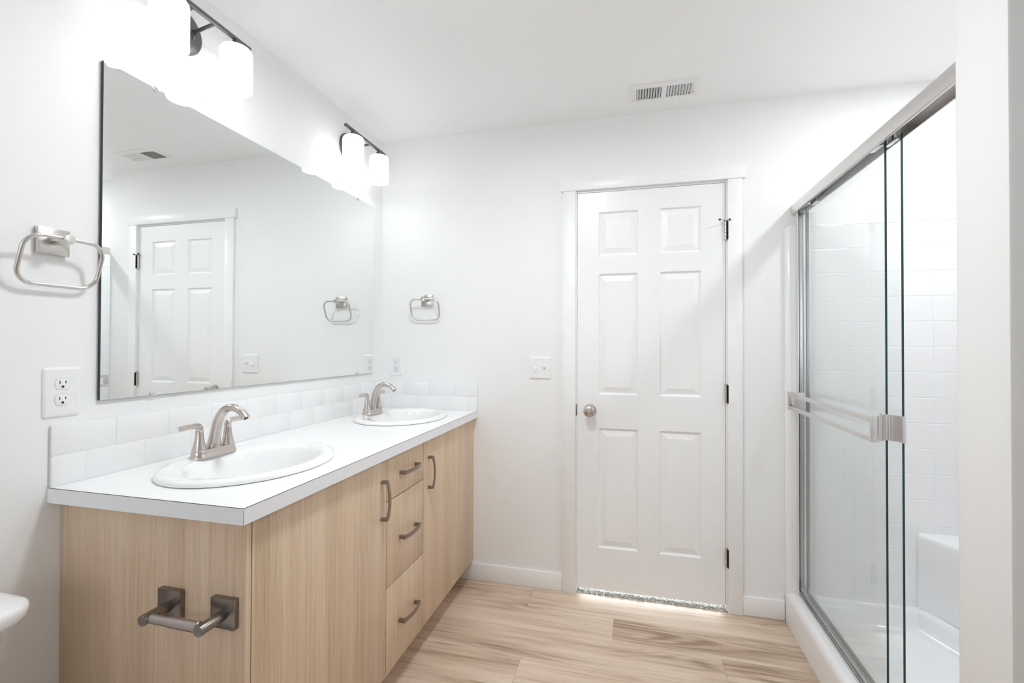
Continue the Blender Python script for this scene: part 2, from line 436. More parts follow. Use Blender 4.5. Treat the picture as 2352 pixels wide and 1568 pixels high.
# six-panel door
mb = MB()
xs = [DL, 1.2335, 1.431, 1.5335, 1.728, DR]; zs = [DB, 0.241, 0.850, 1.022, 1.640, 1.732, 1.958, DT]
def q(p): return mb.bm.verts.new(p)
grid = [[q((x, 0.0, z)) for z in zs] for x in xs]
for i in range(5):
    for k in range(7):
        c = [grid[i][k], grid[i+1][k], grid[i+1][k+1], grid[i][k+1]]
        if i in (1, 3) and k in (1, 3, 5):
            x0, x1, z0, z1 = xs[i], xs[i+1], zs[k], zs[k+1]; prev = c
            for ins, d in ((0.002, 0.0015), (0.007, 0.0085), (0.0115, 0.0095), (0.0385, 0.0028), (0.0405, 0.0028)):
                cur = [q((x0+ins, d, z0+ins)), q((x1-ins, d, z0+ins)), q((x1-ins, d, z1-ins)), q((x0+ins, d, z1-ins))]
                for a in range(4): mb.face([prev[a], prev[(a+1) % 4], cur[(a+1) % 4], cur[a]])
                prev = cur
            mb.face(prev)
        else: mb.face(c)
bk = [q((DL, 0.035, DB)), q((DR, 0.035, DB)), q((DR, 0.035, DT)), q((DL, 0.035, DT))]
mb.face(list(reversed(bk)))
mb.face([bk[0], bk[1]] + [grid[i][0] for i in range(5, -1, -1)])
mb.face([bk[2], bk[3]] + [grid[i][7] for i in range(0, 6)])
mb.face([bk[3], bk[0]] + [grid[0][k] for k in range(0, 8)])
mb.face([bk[1], bk[2]] + [grid[5][k] for k in range(7, -1, -1)])
door = struct(mb.build('door_1', 'trim_paint', smooth=0))
door['label'] = 'white six-panel door with a satin knob on its left'
KX, KZ = 1.1915, 0.940
mb = MB(); mb.lathe([(0.029, 0.0), (0.032, -0.003), (0.030, -0.008), (0.016, -0.012), (0.012, -0.018), (0.012, -0.030), (0.019, -0.036), (0.0262, -0.043),
                     (0.0285, -0.052), (0.0265, -0.061), (0.021, -0.0655), (0.0115, -0.0675), (0.0105, -0.0655), (0.0, -0.0655)], (KX, 0, KZ), 'y', 36, False, False)
knob = mb.build('door_knob', 'nickel', door); knob['label'] = 'satin nickel round knob with a turn button'
mb = MB(); mb.lathe([(0.0082, -0.0650), (0.0082, -0.0700), (0.0065, -0.0715), (0.0, -0.0715)], (KX, 0, KZ), 'y', 20, True, False); mb.box(KX-0.006, KX+0.006, -0.0745, -0.071, KZ-0.0014, KZ+0.0014, 0.0005)
mb.build('lock_button', 'nickel', knob)
mb = MB(); mb.box(DL-0.0085, DL-0.0028, -0.004, 0.028, KZ-0.029, KZ+0.029, 0.001); mb.build('strike_plate', 'handle_nickel', door)
for hz, pin in ((1.826, True), (1.0412, False), (0.2585, False)):
    mb = MB()
    for k in range(5):
        a, b_ = hz-0.0445+k*0.0178, hz-0.0445+(k+1)*0.0178-0.0007
        mb.lathe([(0.0058, a), (0.0064, a+0.0008), (0.0064, b_-0.0008), (0.0058, b_)], (DR+0.0025, -0.0075, 0), 'z', 16)
    mb.lathe([(0.0045, hz+0.044), (0.0068, hz+0.0455), (0.0068, hz+0.047), (0.003, hz+0.049)], (DR+0.0025, -0.0075, 0), 'z', 16)
    mb.box(DR+0.0045, DR+0.0095, -0.0062, 0.0, hz-0.0445, hz+0.0445, 0.0005)
    hg = mb.build('hinge', 'nickel', door)
    mb = MB(); mb.box(DR+0.0096, DR+0.0122, -0.0195, -0.001, hz-0.044, hz+0.044); mb.build('hinge_gap_shade', 'slot_dark', hg, smooth=0)  # dark strip painting the shade in the mortise gap
    if pin:
        mb = MB()
        mb.lathe([(0.0095, hz+0.0485), (0.0095, hz+0.051)], (DR+0.0025, -0.0075, 0), 'z', 16)
        mb.tube([(DR+0.0025, -0.010, hz+0.0495), (DR-0.012, -0.024, hz+0.050), (DR-0.026, -0.030, hz+0.050)], 0.0022, 10)
        mb.tube([(DR+0.0025, -0.010, hz+0.0495), (DR+0.014, -0.024, hz+0.049)], 0.0025, 10)
        mb.tube([(DR-0.024, -0.0295, hz+0.050), (DR-0.032, -0.031, hz+0.050)], 0.0048, 12, mi=1)
        mb.tube([(DR+0.014, -0.024, hz+0.049), (DR+0.020, -0.027, hz+0.0485)], 0.0048, 12, mi=1)
        mb.build('pin_stop', ['nickel', 'rubber'], hg)

# hall behind the door: carpet, walls, light coming in under the leaf
mb = MB()
mb.box(DL-0.02, DR+0.02, 0.0, 0.11, -0.05, 0.003, mi=0); mb.box(0.5, 2.5, 0.11, 1.5, -0.05, 0.004)
for i in range(5200):
    if i < 3800: x = random.uniform(DL-0.01, DR+0.01); y = random.uniform(0.004, 0.108)
    else: x = random.uniform(0.9, 2.1); y = random.uniform(0.112, 0.30)
    h = random.uniform(0.008, 0.0135); r = random.uniform(0.0018, 0.0036); dx, dy = random.uniform(-.004, .004), random.uniform(-.004, .004)
    a0 = random.random()*6
    b0 = [mb.v(x + r*math.cos(a0+2*PI*j/4), y + r*math.sin(a0+2*PI*j/4), 0.002) for j in range(4)]
    t0 = [mb.v(x + dx + r*0.7*math.cos(a0+2*PI*j/4), y + dy + r*0.7*math.sin(a0+2*PI*j/4), h) for j in range(4)]
    for j in range(4): mb.face([b0[j], b0[(j+1) % 4], t0[(j+1) % 4], t0[j]])
    mb.face(t0)
cp = mb.build('hall_carpet', 'carpet_pile', smooth=0, recalc=False)
cp['kind'] = 'stuff'; tag(cp, 'grey flecked carpet pile in the gap under the door', 'carpet')
for nm, bx_ in (('wall_hall', (0.4, 0.5, 0.11, 1.5, 0, H)), ('wall_hall', (2.5, 2.6, 0.11, 1.5, 0, H)), ('wall_hall', (0.4, 2.6, 1.5, 1.6, 0, H)), ('ceiling', (0.4, 2.6, 0.1, 1.6, H, H+0.1))):
    mb = MB(); mb.box(*bx_); struct(mb.build(nm, 'wall_paint', smooth=0))
mb = MB()
for bx_ in ((0.85, 0.90, 0.15, 1.95), (2.10, 2.15, 0.15, 1.95), (0.90, 2.10, 0.15, 0.20), (0.90, 2.10, 1.90, 1.95)):
    mb.box(bx_[0], bx_[1], 1.46, 1.4995, bx_[2], bx_[3], bev=0.002)
hw_ = struct(mb.build('window_2', 'plastic_white'))
la = bpy.data.lights.new('hall_daylight', 'AREA'); la.shape = 'RECTANGLE'; la.size = 1.2; la.size_y = 1.7; la.energy = HALL_W; la.color = (0.95, 0.98, 1)
lo = bpy.data.objects.new('hall_daylight', la); lo.location = (1.5, 1.47, 1.05); lo.rotation_euler = (-PI/2, 0, 0); col.objects.link(lo)

# ------------------------------------------------------------------ vanity
CF, CBZ, CTZ, CTH, CD = 0.563, 0.107, 0.915, 0.0371, 0.5849
VL = -1.570
van = thing('bathroom_vanity', 'pale oak-grain double vanity with two doors and a middle bank of drawers', 'vanity', (0.0, VL/2, 0.0))
oy = -VL/2
def vbox(mb, x0, x1, y0, y1, z0, z1, **k): mb.box(x0, x1, y0+oy, y1+oy, z0, z1, **k)
TOPZ = CTZ - CTH
mb = MB(); vbox(mb, 0.001, CF, VL, VL+0.016, CBZ, TOPZ, bev=0.0006); vbox(mb, 0.001, 0.487, VL, VL+0.016, 0.0, CBZ+0.001)
e = mb.build('end_panel', 'oak_laminate', van)
mb = MB()
vbox(mb, 0.001, CF-0.024, VL+0.016, -0.0015, CBZ, CBZ+0.016)
vbox(mb, 0.001, 0.012, VL+0.016, -0.0015, CBZ+0.016, TOPZ)
for yy in (-0.9455, -0.6445): vbox(mb, 0.012, CF-0.045, yy-0.008, yy+0.008, CBZ+0.016, TOPZ)
vbox(mb, 0.001, CF-0.021, -0.016, -0.0015, CBZ+0.016, TOPZ)
vbox(mb, CF-0.09, CF-0.045, VL+0.016, -0.016, TOPZ-0.02, TOPZ)
mb.build('carcass', 'oak_laminate', van, smooth=0)
mb = MB(); vbox(mb, CF-0.02, CF-0.001, -0.0285, -0.0015, CBZ, TOPZ, bev=0.0006); mb.build('filler_strip', 'oak_laminate', van)
mb = MB(); vbox(mb, 0.472, 0.486, VL+0.016, -0.0015, 0.0, CBZ); mb.build('toe_kick', 'oak_laminate', van, smooth=0)
def pull(parent, cy, cz, vertical):
    """arched bar pull, 138 mm, on two square feet"""
    mb = MB(); Lh = 0.069
    def P(t, d): return (CF+d, cy+oy, cz+t) if vertical else (CF+d, cy+oy+t, cz)
    n = 14; rs = []
    for i in range(n+1):
        t = (Lh-0.0007)*(2*i/n-1); s_ = t/Lh
        d = 0.021 + 0.0095*(1-s_*s_); hw = 0.0062 + 0.0012*s_*s_
        th = 0.0028
        sec = []
        for (u_, w_) in ((-hw, -th), (hw, -th), (hw, th), (-hw, th)):
            p = P(t, d+w_); sec.append((p[0], p[1]+u_, p[2]) if vertical else (p[0], p[1], p[2]+u_))
        rs.append(sec)
    mb.rings(rs, True, True, True)
    for t in (-Lh+0.0055, Lh-0.0055):
        p = P(t, 0)
        if vertical: mb.box(CF, CF+0.0215, p[1]-0.0066, p[1]+0.0066, p[2]-0.0055, p[2]+0.0055, 0.0008)
        else: mb.box(CF, CF+0.0215, p[1]-0.0055, p[1]+0.0055, p[2]-0.0066, p[2]+0.0066, 0.0008)
    return mb.build('handle', 'handle_nickel', parent, smooth=40)
def front(name, y0, y1, z0, z1):
    mb = MB(); vbox(mb, CF-0.019, CF, y0, y1, z0, z1, bev=0.0007); return mb.build(name, 'oak_laminate', van)
gp = 0.0019
d1 = front('door', VL+0.0190, -0.9455-gp, CBZ, TOPZ-0.003); pull(d1, -0.9785, 0.7335, True)
d2 = front('door', -0.6445+gp, -0.0300, CBZ, TOPZ-0.003); pull(d2, -0.5953, 0.7335, True)
for z0, z1, hz in ((0.7180, TOPZ-0.003, 0.7975), (0.4150, 0.7142, 0.559), (CBZ, 0.4112, 0.2515)):
    d = front('drawer', -0.9455+gp, -0.6445-gp, z0, z1); pull(d, -0.784, hz, False)

# countertop with two sink cut-outs
SINKS = (-1.270, -0.334); SX, SA, SB = 0.303, 0.2105, 0.256
ct = thing('countertop', 'white laminate countertop with a grey front edge over the oak vanity', 'countertop', (0, 0, TOPZ))
CL = -1.5985
mb = MB(); bm = mb.bm
b2 = bmesh.new()
def loop(pts):
    vs = [b2.verts.new(p) for p in pts]
    for i in range(len(vs)): b2.edges.new((vs[i], vs[(i+1) % len(vs)]))
loop([(0.0005, CL, CTH), (CD-0.0008, CL, CTH), (CD-0.0008, -0.0005, CTH), (0.0005, -0.0005, CTH)])
for sy in SINKS: loop([(SX + 0.012 + (SA-0.035)*math.cos(2*PI*i/40), sy + (SB-0.03)*math.sin(2*PI*i/40), CTH) for i in range(40)])
bmesh.ops.triangle_fill(b2, edges=list(b2.edges), use_beauty=True, use_dissolve=False)
bot = bmesh.ops.extrude_face_region(b2, geom=list(b2.faces))
for v in [g_ for g_ in bot['geom'] if isinstance(g_, bmesh.types.BMVert)]: v.co.z = 0.004
mb.add(b2); top = mb.build('top_sheet', 'laminate_white', ct, smooth=0)
mb = MB(); mb.box(CD-0.0008, CD, CL-0.0008, -0.0005, 0, CTH-0.0006); mb.box(0.0005, CD-0.0008, CL-0.0008, CL, 0, CTH-0.0006)
mb.box(0.45, CD-0.0008, CL, -0.0005, 0, 0.004); e = mb.build('edge_band', 'laminate_edge', ct, smooth=0); e['label'] = 'grey speckled laminate edge strip'
mb = MB(); mb.box(CD-0.0004, CD+0.0001, CL-0.0009, -0.0005, CTH-0.0014, CTH+0.0001); mb.box(0.0005, CD, CL-0.0009, CL-0.0004, CTH-0.0014, CTH+0.0001)
mb.box(CD-0.0004, CD+0.0002, CL-0.0010, CL-0.0002, 0, CTH)
e = mb.build('edge_seam', 'seam_dark', ct, smooth=0); e['label'] = 'thin brown seam line of the laminate'

# backsplash: two courses of white subway tile on both walls
bs = thing('tile_backsplash', 'low white subway tile backsplash, two courses, behind the countertop', 'backsplash', (0, 0, CTZ))
BH, TT = 0.1525, 0.0095
mb = MB(); TW, TH_ = 0.1522, BH/2
def tiles(mb, a0, a1, joints, row, along):
    js = [a0] + [j for j in joints if a0+0.012 < j < a1-0.012] + [a1]
    for p, q_ in zip(js, js[1:]):
        z0, z1 = row*TH_ + 0.0003, (row+1)*TH_ - 0.0003
        if along == 'y': mb.box(0.001, TT, p+0.0003, q_-0.0003, z0, z1, bev=0.0007)
        else: mb.box(p+0.0003, q_-0.0003, -TT, -0.001, z0, z1, bev=0.0007)
def run(along):
    mb = MB()
    for row, ph in ((0, -1.5207), (1, -1.4465)):
        if along == 'y': tiles(mb, CL+0.002, -TT, [ph + TW*k for k in range(-1, 12)], row, 'y')
        else: tiles(mb, TT*0+0.001, CD, [(ph+1.5985) + TW*k - 0.01 for k in range(0, 6)], row, 'x')
    if along == 'y': mb.box(0.0003, TT-0.0009, CL+0.0045, -TT*0.9, 0.0003, BH-0.0012, mi=1)
    else: mb.box(0.003, CD-0.003, -TT+0.0009, -0.0003, 0.0003, BH-0.0012, mi=1)
    return mb.build('tile_run', ['tile_white', 'grout'], bs)
run('y'); run('x')

# sinks
def build_sink(label, loc, group):
    s = thing('oval_sink', label, 'sink', loc, 0, group)
    mb = MB(); n = 72
    # (centre shift in x, half-size x, half-size y, z above counter)
    prof = [(0, SA-0.03, SB-0.026, 0.0004), (0, SA-0.006, SB-0.006, 0.0004), (0, SA, SB, 0.0022), (0, SA+0.0005, SB+0.0005, 0.0065), (0, SA-0.002, SB-0.002, 0.0115), (0.0, SA-0.008, SB-0.008, 0.0155),
            (0.001, SA-0.018, SB-0.018, 0.0172), (0.004, SA-0.029, SB-0.030, 0.0165), (0.013, SA-0.046, SB-0.045, 0.0150), (0.016, SA-0.0525, SB-0.052, 0.0115), (0.018, SA-0.060, SB-0.060, 0.001),
            (0.018, SA-0.067, SB-0.071, -0.030), (0.016, SA-0.078, SB-0.088, -0.070), (0.012, SA-0.098, SB-0.118, -0.104), (0.006, SA-0.130, SB-0.160, -0.124), (0.0, 0.045, 0.055, -0.133), (0.0, 0.022, 0.022, -0.137)]
    mb.rings([[(cx + a*math.cos(2*PI*i/n), b_*math.sin(2*PI*i/n), z) for i in range(n)] for cx, a, b_, z in prof], True, False, False)
    # underside shell
    mb.rings([[(0.018 + a*math.cos(2*PI*i/n), b_*math.sin(2*PI*i/n), z) for i in range(n)] for a, b_, z in ((SA-0.052, SB-0.052, -0.002), (SA-0.058, SB-0.062, -0.035), (SA-0.07, SB-0.08, -0.08), (SA-0.10, SB-0.12, -0.118), (0.05, 0.06, -0.146), (0.022, 0.022, -0.148))], True, False, False)
    mb.build('basin', 'porcelain', s, smooth=60)
    mb = MB(); mb.lathe([(0.0215, -0.139), (0.0225, -0.1355), (0.020, -0.1345), (0.0185, -0.139), (0.0, -0.139)], (0, 0, 0), 'z', 28, False, False)
    dr = mb.build('drain_ring', 'nickel', s)
    mb = MB(); mb.lathe([(0.0, -0.1315), (0.012, -0.1318), (0.0165, -0.1335), (0.0165, -0.1385), (0, -0.1385)], (0, 0, 0), 'z', 28, False, False)
    mb.build('stopper', 'nickel', dr)
    return s
G_S = 'oval drop-in sinks in the vanity top'
sk = build_sink('oval white drop-in sink nearer the wall outlet and the toilet', (SX, SINKS[0], CTZ), G_S)
dup(sk, (SX, SINKS[1], CTZ), 0, 'oval white drop-in sink in the corner by the back wall')

# faucets (4-inch centreset)
def stadium(r, half, z, n=14):
    pts = []
    for i in range(n+1): a = PI*i/n; pts.append((r*math.cos(a), half + r*math.sin(a), z))
    for i in range(n+1): a = PI + PI*i/n; pts.append((r*math.cos(a), -half + r*math.sin(a), z))
    return pts
def build_faucet(label, loc, group):
    f = thing('bathroom_faucet', label, 'faucet', loc, 0, group)
    mb = MB()
    mb.rings([stadium(r, 0.0508, z) for r, z in ((0.0245, 0.0), (0.0252, 0.002), (0.0248, 0.006), (0.0222, 0.011), (0.0208, 0.016), (0.0202, 0.0235), (0.0192, 0.0250))], True, True, True)
    mb.build('base_plate', 'nickel', f, smooth=50)
    # spout: flared foot, leaning neck, flattened arc
    ctl = [(-0.002, 0.0225, .0198, .0198), (-0.002, 0.028, .0200, .0200), (-0.0015, 0.033, .0186, .0188), (0.001, 0.045, .0168, .0170), (0.004, 0.060, .0157, .0160), (0.0085, 0.080, .0150, .0152), (0.0115, 0.092, .0147, .0149), (0.016, 0.106, .0142, .0146), (0.021, 0.117, .0136, .0144),
           (0.028, 0.1275, .0130, .0142), (0.036, 0.1360, .0124, .0140), (0.045, 0.1425, .0118, .0138), (0.056, 0.1470, .0112, .0136), (0.067, 0.1483, .0108, .0135), (0.078, 0.1468, .0105, .0134), (0.090, 0.1428, .0103, .0133), (0.101, 0.1365, .0102, .0132), (0.1105, 0.1285, .0102, .0131), (0.1175, 0.1200, .0102, .0130), (0.1190, 0.1175, .0100, .0128)]
    path = [(x, 0, z) for x, z, _, _ in ctl]
    mb = MB(); mb.tube(path, [a for _, _, a, _ in ctl], 28, [b_ for *_, b_ in ctl], up=Vector((1, 0, 0)))
    sp = mb.build('spout', 'nickel', f, smooth=50)
    mb = MB(); d = Vector((0.007, 0, -0.009)).normalized(); c = Vector((0.1190, 0, 0.1175))
    mb.tube([c - d*0.002, c + d*0.0012], 0.0068, 20, up=Vector((1, 0, 0))); mb.build('aerator', 'slot_dark', sp)
    for s_ in (-1, 1):
        mb = MB()
        mb.lathe([(0.0192, 0.0235), (0.0195, 0.027), (0.0182, 0.0310), (0.0158, 0.040), (0.0134, 0.052), (0.0117, 0.064), (0.0107, 0.074), (0.0102, 0.0815), (0.0096, 0.0822), (0.0096, 0.0830), (0.0102, 0.0836), (0.0102, 0.088)], (0, s_*0.0508, 0), 'z', 32, True, True)
        hb = mb.build('handle_body', 'nickel', f, smooth=50)
        mb = MB()
        # lever rises out of the hub and bends outward
        lp = [(0, s_*0.0508, 0.086), (0, s_*0.0515, 0.0915), (0, s_*0.0545, 0.0965), (0, s_*0.0610, 0.0992), (0, s_*0.072, 0.1002), (0, s_*0.090, 0.1000), (0, s_*0.105, 0.0992), (0, s_*0.1145, 0.0985)]
        mb.tube(lp, [.0101, .0097, .0080, .0060, .0050, .0046, .0044, .0043], 20, [.0101, .0100, .0096, .0089, .0083, .0079, .0077, .0075], up=Vector((1, 0, 0)))
        mb.build('lever', 'nickel', hb, smooth=60)
    return f
G_F = 'centreset faucets on the sinks'
FZ = CTZ + 0.0148
fc = build_faucet('brushed nickel two-lever faucet on the sink nearer the toilet', (0.148, -1.262, FZ), G_F)
dup(fc, (0.148, -0.343, FZ), 0, 'brushed nickel two-lever faucet on the sink by the back wall')

# ------------------------------------------------------------------ wall mirror
ML, MR, MT_, MBt = -1.490, -0.109, 2.0387, 1.1182
mir = thing('wall_mirror', 'wide frameless mirror with slanted glass edges above the vanity backsplash', 'mirror', (0, (ML+MR)/2, (MT_+MBt)/2))
hw, hh = (MR-ML)/2, (MT_-MBt)/2
mb = MB()
X0, X1, X2, BV = 0.0015, 0.0106, 0.0110, 0.021
o_ = [(-hw, -hh), (hw, -hh), (hw, hh), (-hw, hh)]; i_ = [(-hw+BV, -hh+BV), (hw-BV, -hh+BV), (hw-BV, hh-BV), (-hw+BV, hh-BV)]
A = [mb.v(X0, *p) for p in o_]; B = [mb.v(X1, *p) for p in o_]; C = [mb.v(X2, *p) for p in i_]
for k in range(4):
    j = (k+1) % 4
    mb.face([A[k], A[j], B[j], B[k]], 1); mb.face([B[k], B[j], C[j], C[k]], 0)
mb.face(C, 0); mb.face(list(reversed(A)), 1)
mb.build('mirror_glass', ['mirror_glass', 'mirror_edge_shade'], mir, smooth=0)
for yy, top_ in ((-1.3455, True), (-1.3455, False), (-0.265, True), (-0.265, False)):
    mb = MB(); zc = hh if top_ else -hh; sg = -1 if top_ else 1
    pts = []
    for i in range(13):
        a = PI*i/12; pts.append((yy-mir.location.y + 0.0115*math.cos(a), zc + sg*0.0115*math.sin(a)))
    mb.prism(pts, 0.0114, 0.0128, 'x', bev=0.0003); mb.box(0.0002, 0.0128, yy-mir.location.y-0.0105, yy-mir.location.y+0.0105, zc-(0.0 if top_ else 0.002), zc+(0.002 if top_ else 0.0))
    e = mb.build('mirror_clip', 'chrome', mir); e['label'] = 'small half-round chrome clip'

# ------------------------------------------------------------------ vanity lights
def build_light(label, loc, group):
    v = thing('vanity_light', label, 'light fixture', loc, 0, group)
    ZC, ZR, XRD, CY = -0.020, 0.0, 0.1165, 0.015
    mb = MB(); mb.lathe([(0.070, 0.0), (0.070, 0.010), (0.067, 0.0165), (0.060, 0.0205), (0.030, 0.0225), (0.0, 0.0225)], (0, CY, ZC), 'x', 48, True, False)
    cn = mb.build('canopy', 'dark_bronze', v, smooth=50)
    for s_ in (-1, 1):
        mb = MB(); mb.lathe([(0.0062, 0.021), (0.0062, 0.0255), (0.004, 0.028), (0, 0.0285)], (0, CY + s_*0.030, ZC-0.006), 'x', 16, False, False); mb.build('canopy_screw', 'dark_bronze', cn)
        mb = MB(); mb.tube([(0.020, CY + s_*0.036, ZC+0.014), (0.060, CY*0.6 + s_*0.037, ZC+0.017), (XRD, s_*0.038, ZR-0.001)], 0.0056, 14); mb.lathe([(0.0085, 0.020), (0.0085, 0.026)], (0, CY + s_*0.036, ZC+0.014), 'x', 16)
        mb.build('arm', 'dark_bronze', v)
    mb = MB(); mb.tube([(XRD, -0.1765, ZR), (XRD, -0.1755, ZR), (XRD, 0.1755, ZR), (XRD, 0.1765, ZR)], [0.0068, 0.0078, 0.0078, 0.0068], 20); mb.build('rod', 'dark_bronze', v)
    for s_ in (-1, 1):
        yc = s_*0.1168; zt, zb, r = -0.031, -0.171, 0.0490
        mb = MB()
        mb.lathe([(0.004, zt), (0.025, zt), (0.037, zt-0.0012), (0.044, zt-0.005), (0.048, zt-0.012), (r, zt-0.022), (r, zb), (r-0.004, zb), (r-0.004, zt-0.022), (0.043, zt-0.010), (0.030, zt-0.0045), (0.004, zt-0.0045)], (XRD+0.003, yc, 0), 'z', 48, False, False)
        sh = mb.build('shade', 'opal_glass', v, smooth=50); sh['label'] = 'lit white opal glass cylinder shade'
        mb = MB(); mb.lathe([(0.010, ZR-0.004), (0.012, ZR-0.012), (0.019, zt+0.003), (0.019, zt+0.0002)], (XRD+0.003, yc, 0), 'z', 24); mb.build('socket_cap', 'dark_bronze', sh)
        mb = MB(); mb.lathe([(0.012, zt-0.03), (0.014, zt-0.055), (0.024, zt-0.072), (0.028, zt-0.088), (0.024, zt-0.104), (0.012, zt-0.113), (0.0, zt-0.115)], (XRD+0.003, yc, 0), 'z', 20, True, False); mb.build('bulb', 'bulb_glow', sh)
        la = bpy.data.lights.new('bulb_light', 'AREA'); la.shape = 'DISK'; la.size = 0.080; la.energy = DOWN_W; la.color = LAMP_COL
        lo = bpy.data.objects.new('bulb_light', la); lo.location = (XRD+0.003, yc, zb+0.010); col.objects.link(lo); lo.parent = v
    return v
G_L = 'two-shade lights above the mirror'
vl = build_light('dark two-shade vanity light above the near end of the mirror', (0, -1.2795, 2.289), G_L)
dup(vl, (0, -0.3645, 2.289), 0, 'dark two-shade vanity light above the mirror end by the back wall')

# ------------------------------------------------------------------ towel rings (local: wall at x=0, front +x)
def build_ring(label, loc, group):
    t = thing('towel_ring', label, 'towel ring', loc, 0, group)
    mb = MB(); mb.box(0, 0.0135, -0.0320, 0.0350, -0.0325, 0.0325, 0.0012); mb.build('wall_plate', 'nickel_ring', t)
    mb = MB(); mb.lathe([(0.0115, 0.013), (0.0115, 0.0690), (0.0108, 0.0702), (0.0095, 0.0704), (0.0, 0.0704)], (0, 0, 0.0025), 'x', 28, False, False); mb.build('post', 'nickel_ring', t)
    W_, H_, tilt = 0.168, 0.119, math.asin(0.037/0.119)
    pts = rrect(W_, H_, 0.036, 10); path = []
    for p, q_ in pts:
        dz = q_ - H_/2 + 0.0   # 0 at the top bar, hanging down and back towards the wall
        path.append((0.0585 + dz*math.sin(tilt), p + 0.002, 0.0035 + dz*math.cos(tilt)))
    mb = MB(); mb.tube(path, 0.0048, 12, up=Vector((1, 0, 0)), closed=True); mb.build('ring', 'nickel_ring', t, smooth=60)
    return t
G_T = 'brushed nickel towel rings'
tr = build_ring('brushed nickel towel ring on the left wall beside the mirror, the nearer one', (0.0, -1.6005, 1.522), G_T)
dup(tr, (0.2848, 0.0, 1.522), -PI/2, 'brushed nickel towel ring on the back wall above the white outlet')

# ------------------------------------------------------------------ outlets, switch
def slot3(mb, cy, cz, X):
    mb.box(X-0.0006, X+0.0004, cy-0.0072, cy-0.0054, cz+0.0005, cz+0.0085); mb.box(X-0.0006, X+0.0004, cy+0.0054, cy+0.0072, cz+0.0012, cz+0.0080)
    pts = [(cy-0.0028, cz-0.0092), (cy+0.0028, cz-0.0092)] + [(cy+0.0028*math.cos(a*PI/8), cz-0.0062+0.0028*math.sin(a*PI/8)) for a in range(0, 9)]
    mb.prism(pts, X-0.0006, X+0.0004, 'x')
ot = thing('wall_outlet', 'white duplex outlet on the left wall below the towel ring', 'outlet', (0, -1.5732, 1.1486))
mb = MB(); plate(mb, 0.0795, 0.1235, 0.0062, 0.0045, 0.0055); mb.build('cover_plate', 'plastic_white', ot, smooth=14)
for dz in (0.0200, -0.0200):
    mb = MB(); n = 30; pts = []
    for i in range(n):
        a = 2*PI*i/n; pts.append((0.0168*math.cos(a), max(-0.0138, min(0.0138, 0.0172*math.sin(a))) + dz))
    mb.prism(pts, 0.0050, 0.0072, 'x', bev=0.0004); rc = mb.build('receptacle', 'plastic_white', ot)
    mb = MB(); mb.prism([(p*1.035, dz + (q_-dz)*1.045) for p, q_ in pts], 0.0050, 0.00635, 'x'); mb.build('receptacle_gap', 'shadow_gap', rc, smooth=0)
    mb = MB(); slot3(mb, 0, dz, 0.0072); mb.build('slots', 'slot_dark', rc, smooth=0)
mb = MB(); mb.lathe([(0.0030, 0.0060), (0.0030, 0.0068), (0.002, 0.0073), (0, 0.0073)], (0, 0, 0), 'x', 16, False, False); mb.box(0.0072, 0.0075, -0.0003, 0.0003, -0.0026, 0.0026); mb.build('screw', 'plastic_white', ot)

o2 = thing('wall_outlet', 'white rectangular-face outlet on the back wall above the backsplash', 'outlet', (0.0959, 0, 1.1558), -PI/2)
mb = MB(); plate(mb, 0.0745, 0.1185, 0.0060, 0.004, 0.005); mb.build('cover_plate', 'plastic_white', o2, smooth=14)
mb = MB(); mb.box(0.004, 0.0080, -0.0165, 0.0165, -0.0335, 0.0335, 0.0008); rc = mb.build('receptacle', 'plastic_white', o2)
mb = MB(); mb.box(0.004, 0.00615, -0.0176, 0.0176, -0.0347, 0.0347); mb.build('receptacle_gap', 'shadow_gap', rc, smooth=0)
mb = MB(); slot3(mb, 0, 0.0185, 0.0080); slot3(mb, 0, -0.0165, 0.0080); mb.build('slots', 'slot_dark', rc, smooth=0)
for dz in (0.048, -0.048):
    mb = MB(); mb.lathe([(0.003, 0.0058), (0.003, 0.0066), (0, 0.0068)], (0, 0, dz), 'x', 14, False, False); mb.build('screw', 'plastic_white', o2)

sw = thing('light_switch', 'white double toggle light switch beside the door', 'light switch', (0.931, 0, 1.1537), -PI/2)
mb = MB(); plate(mb, 0.1165, 0.1155, 0.0066, 0.0045, 0.0055); mb.build('cover_plate', 'plastic_white', sw, smooth=14)
for cy, up_ in ((-0.0230, -1), (0.0230, 1)):
    mb = MB(); mb.box(0.005, 0.0071, cy-0.0053, cy+0.0053, -0.0122, 0.0122); sl = mb.build('toggle_slot', 'grout', sw, smooth=0)
    mb = MB(); mb.prism([(0.004, -0.0068), (0.004, 0.0068), (0.0185, up_*0.0085+0.0038), (0.0185, up_*0.0085-0.0038)], cy-0.0043, cy+0.0043, 'y', bev=0.0007)
    mb.build('toggle', 'plastic_white', sw)
    for dz in (0.0302, -0.0302):
        mb = MB(); mb.lathe([(0.0029, 0.0062), (0.0029, 0.0070), (0.0, 0.0072)], (0, cy, dz), 'x', 14, False, False); mb.build('screw', 'grout', sw)

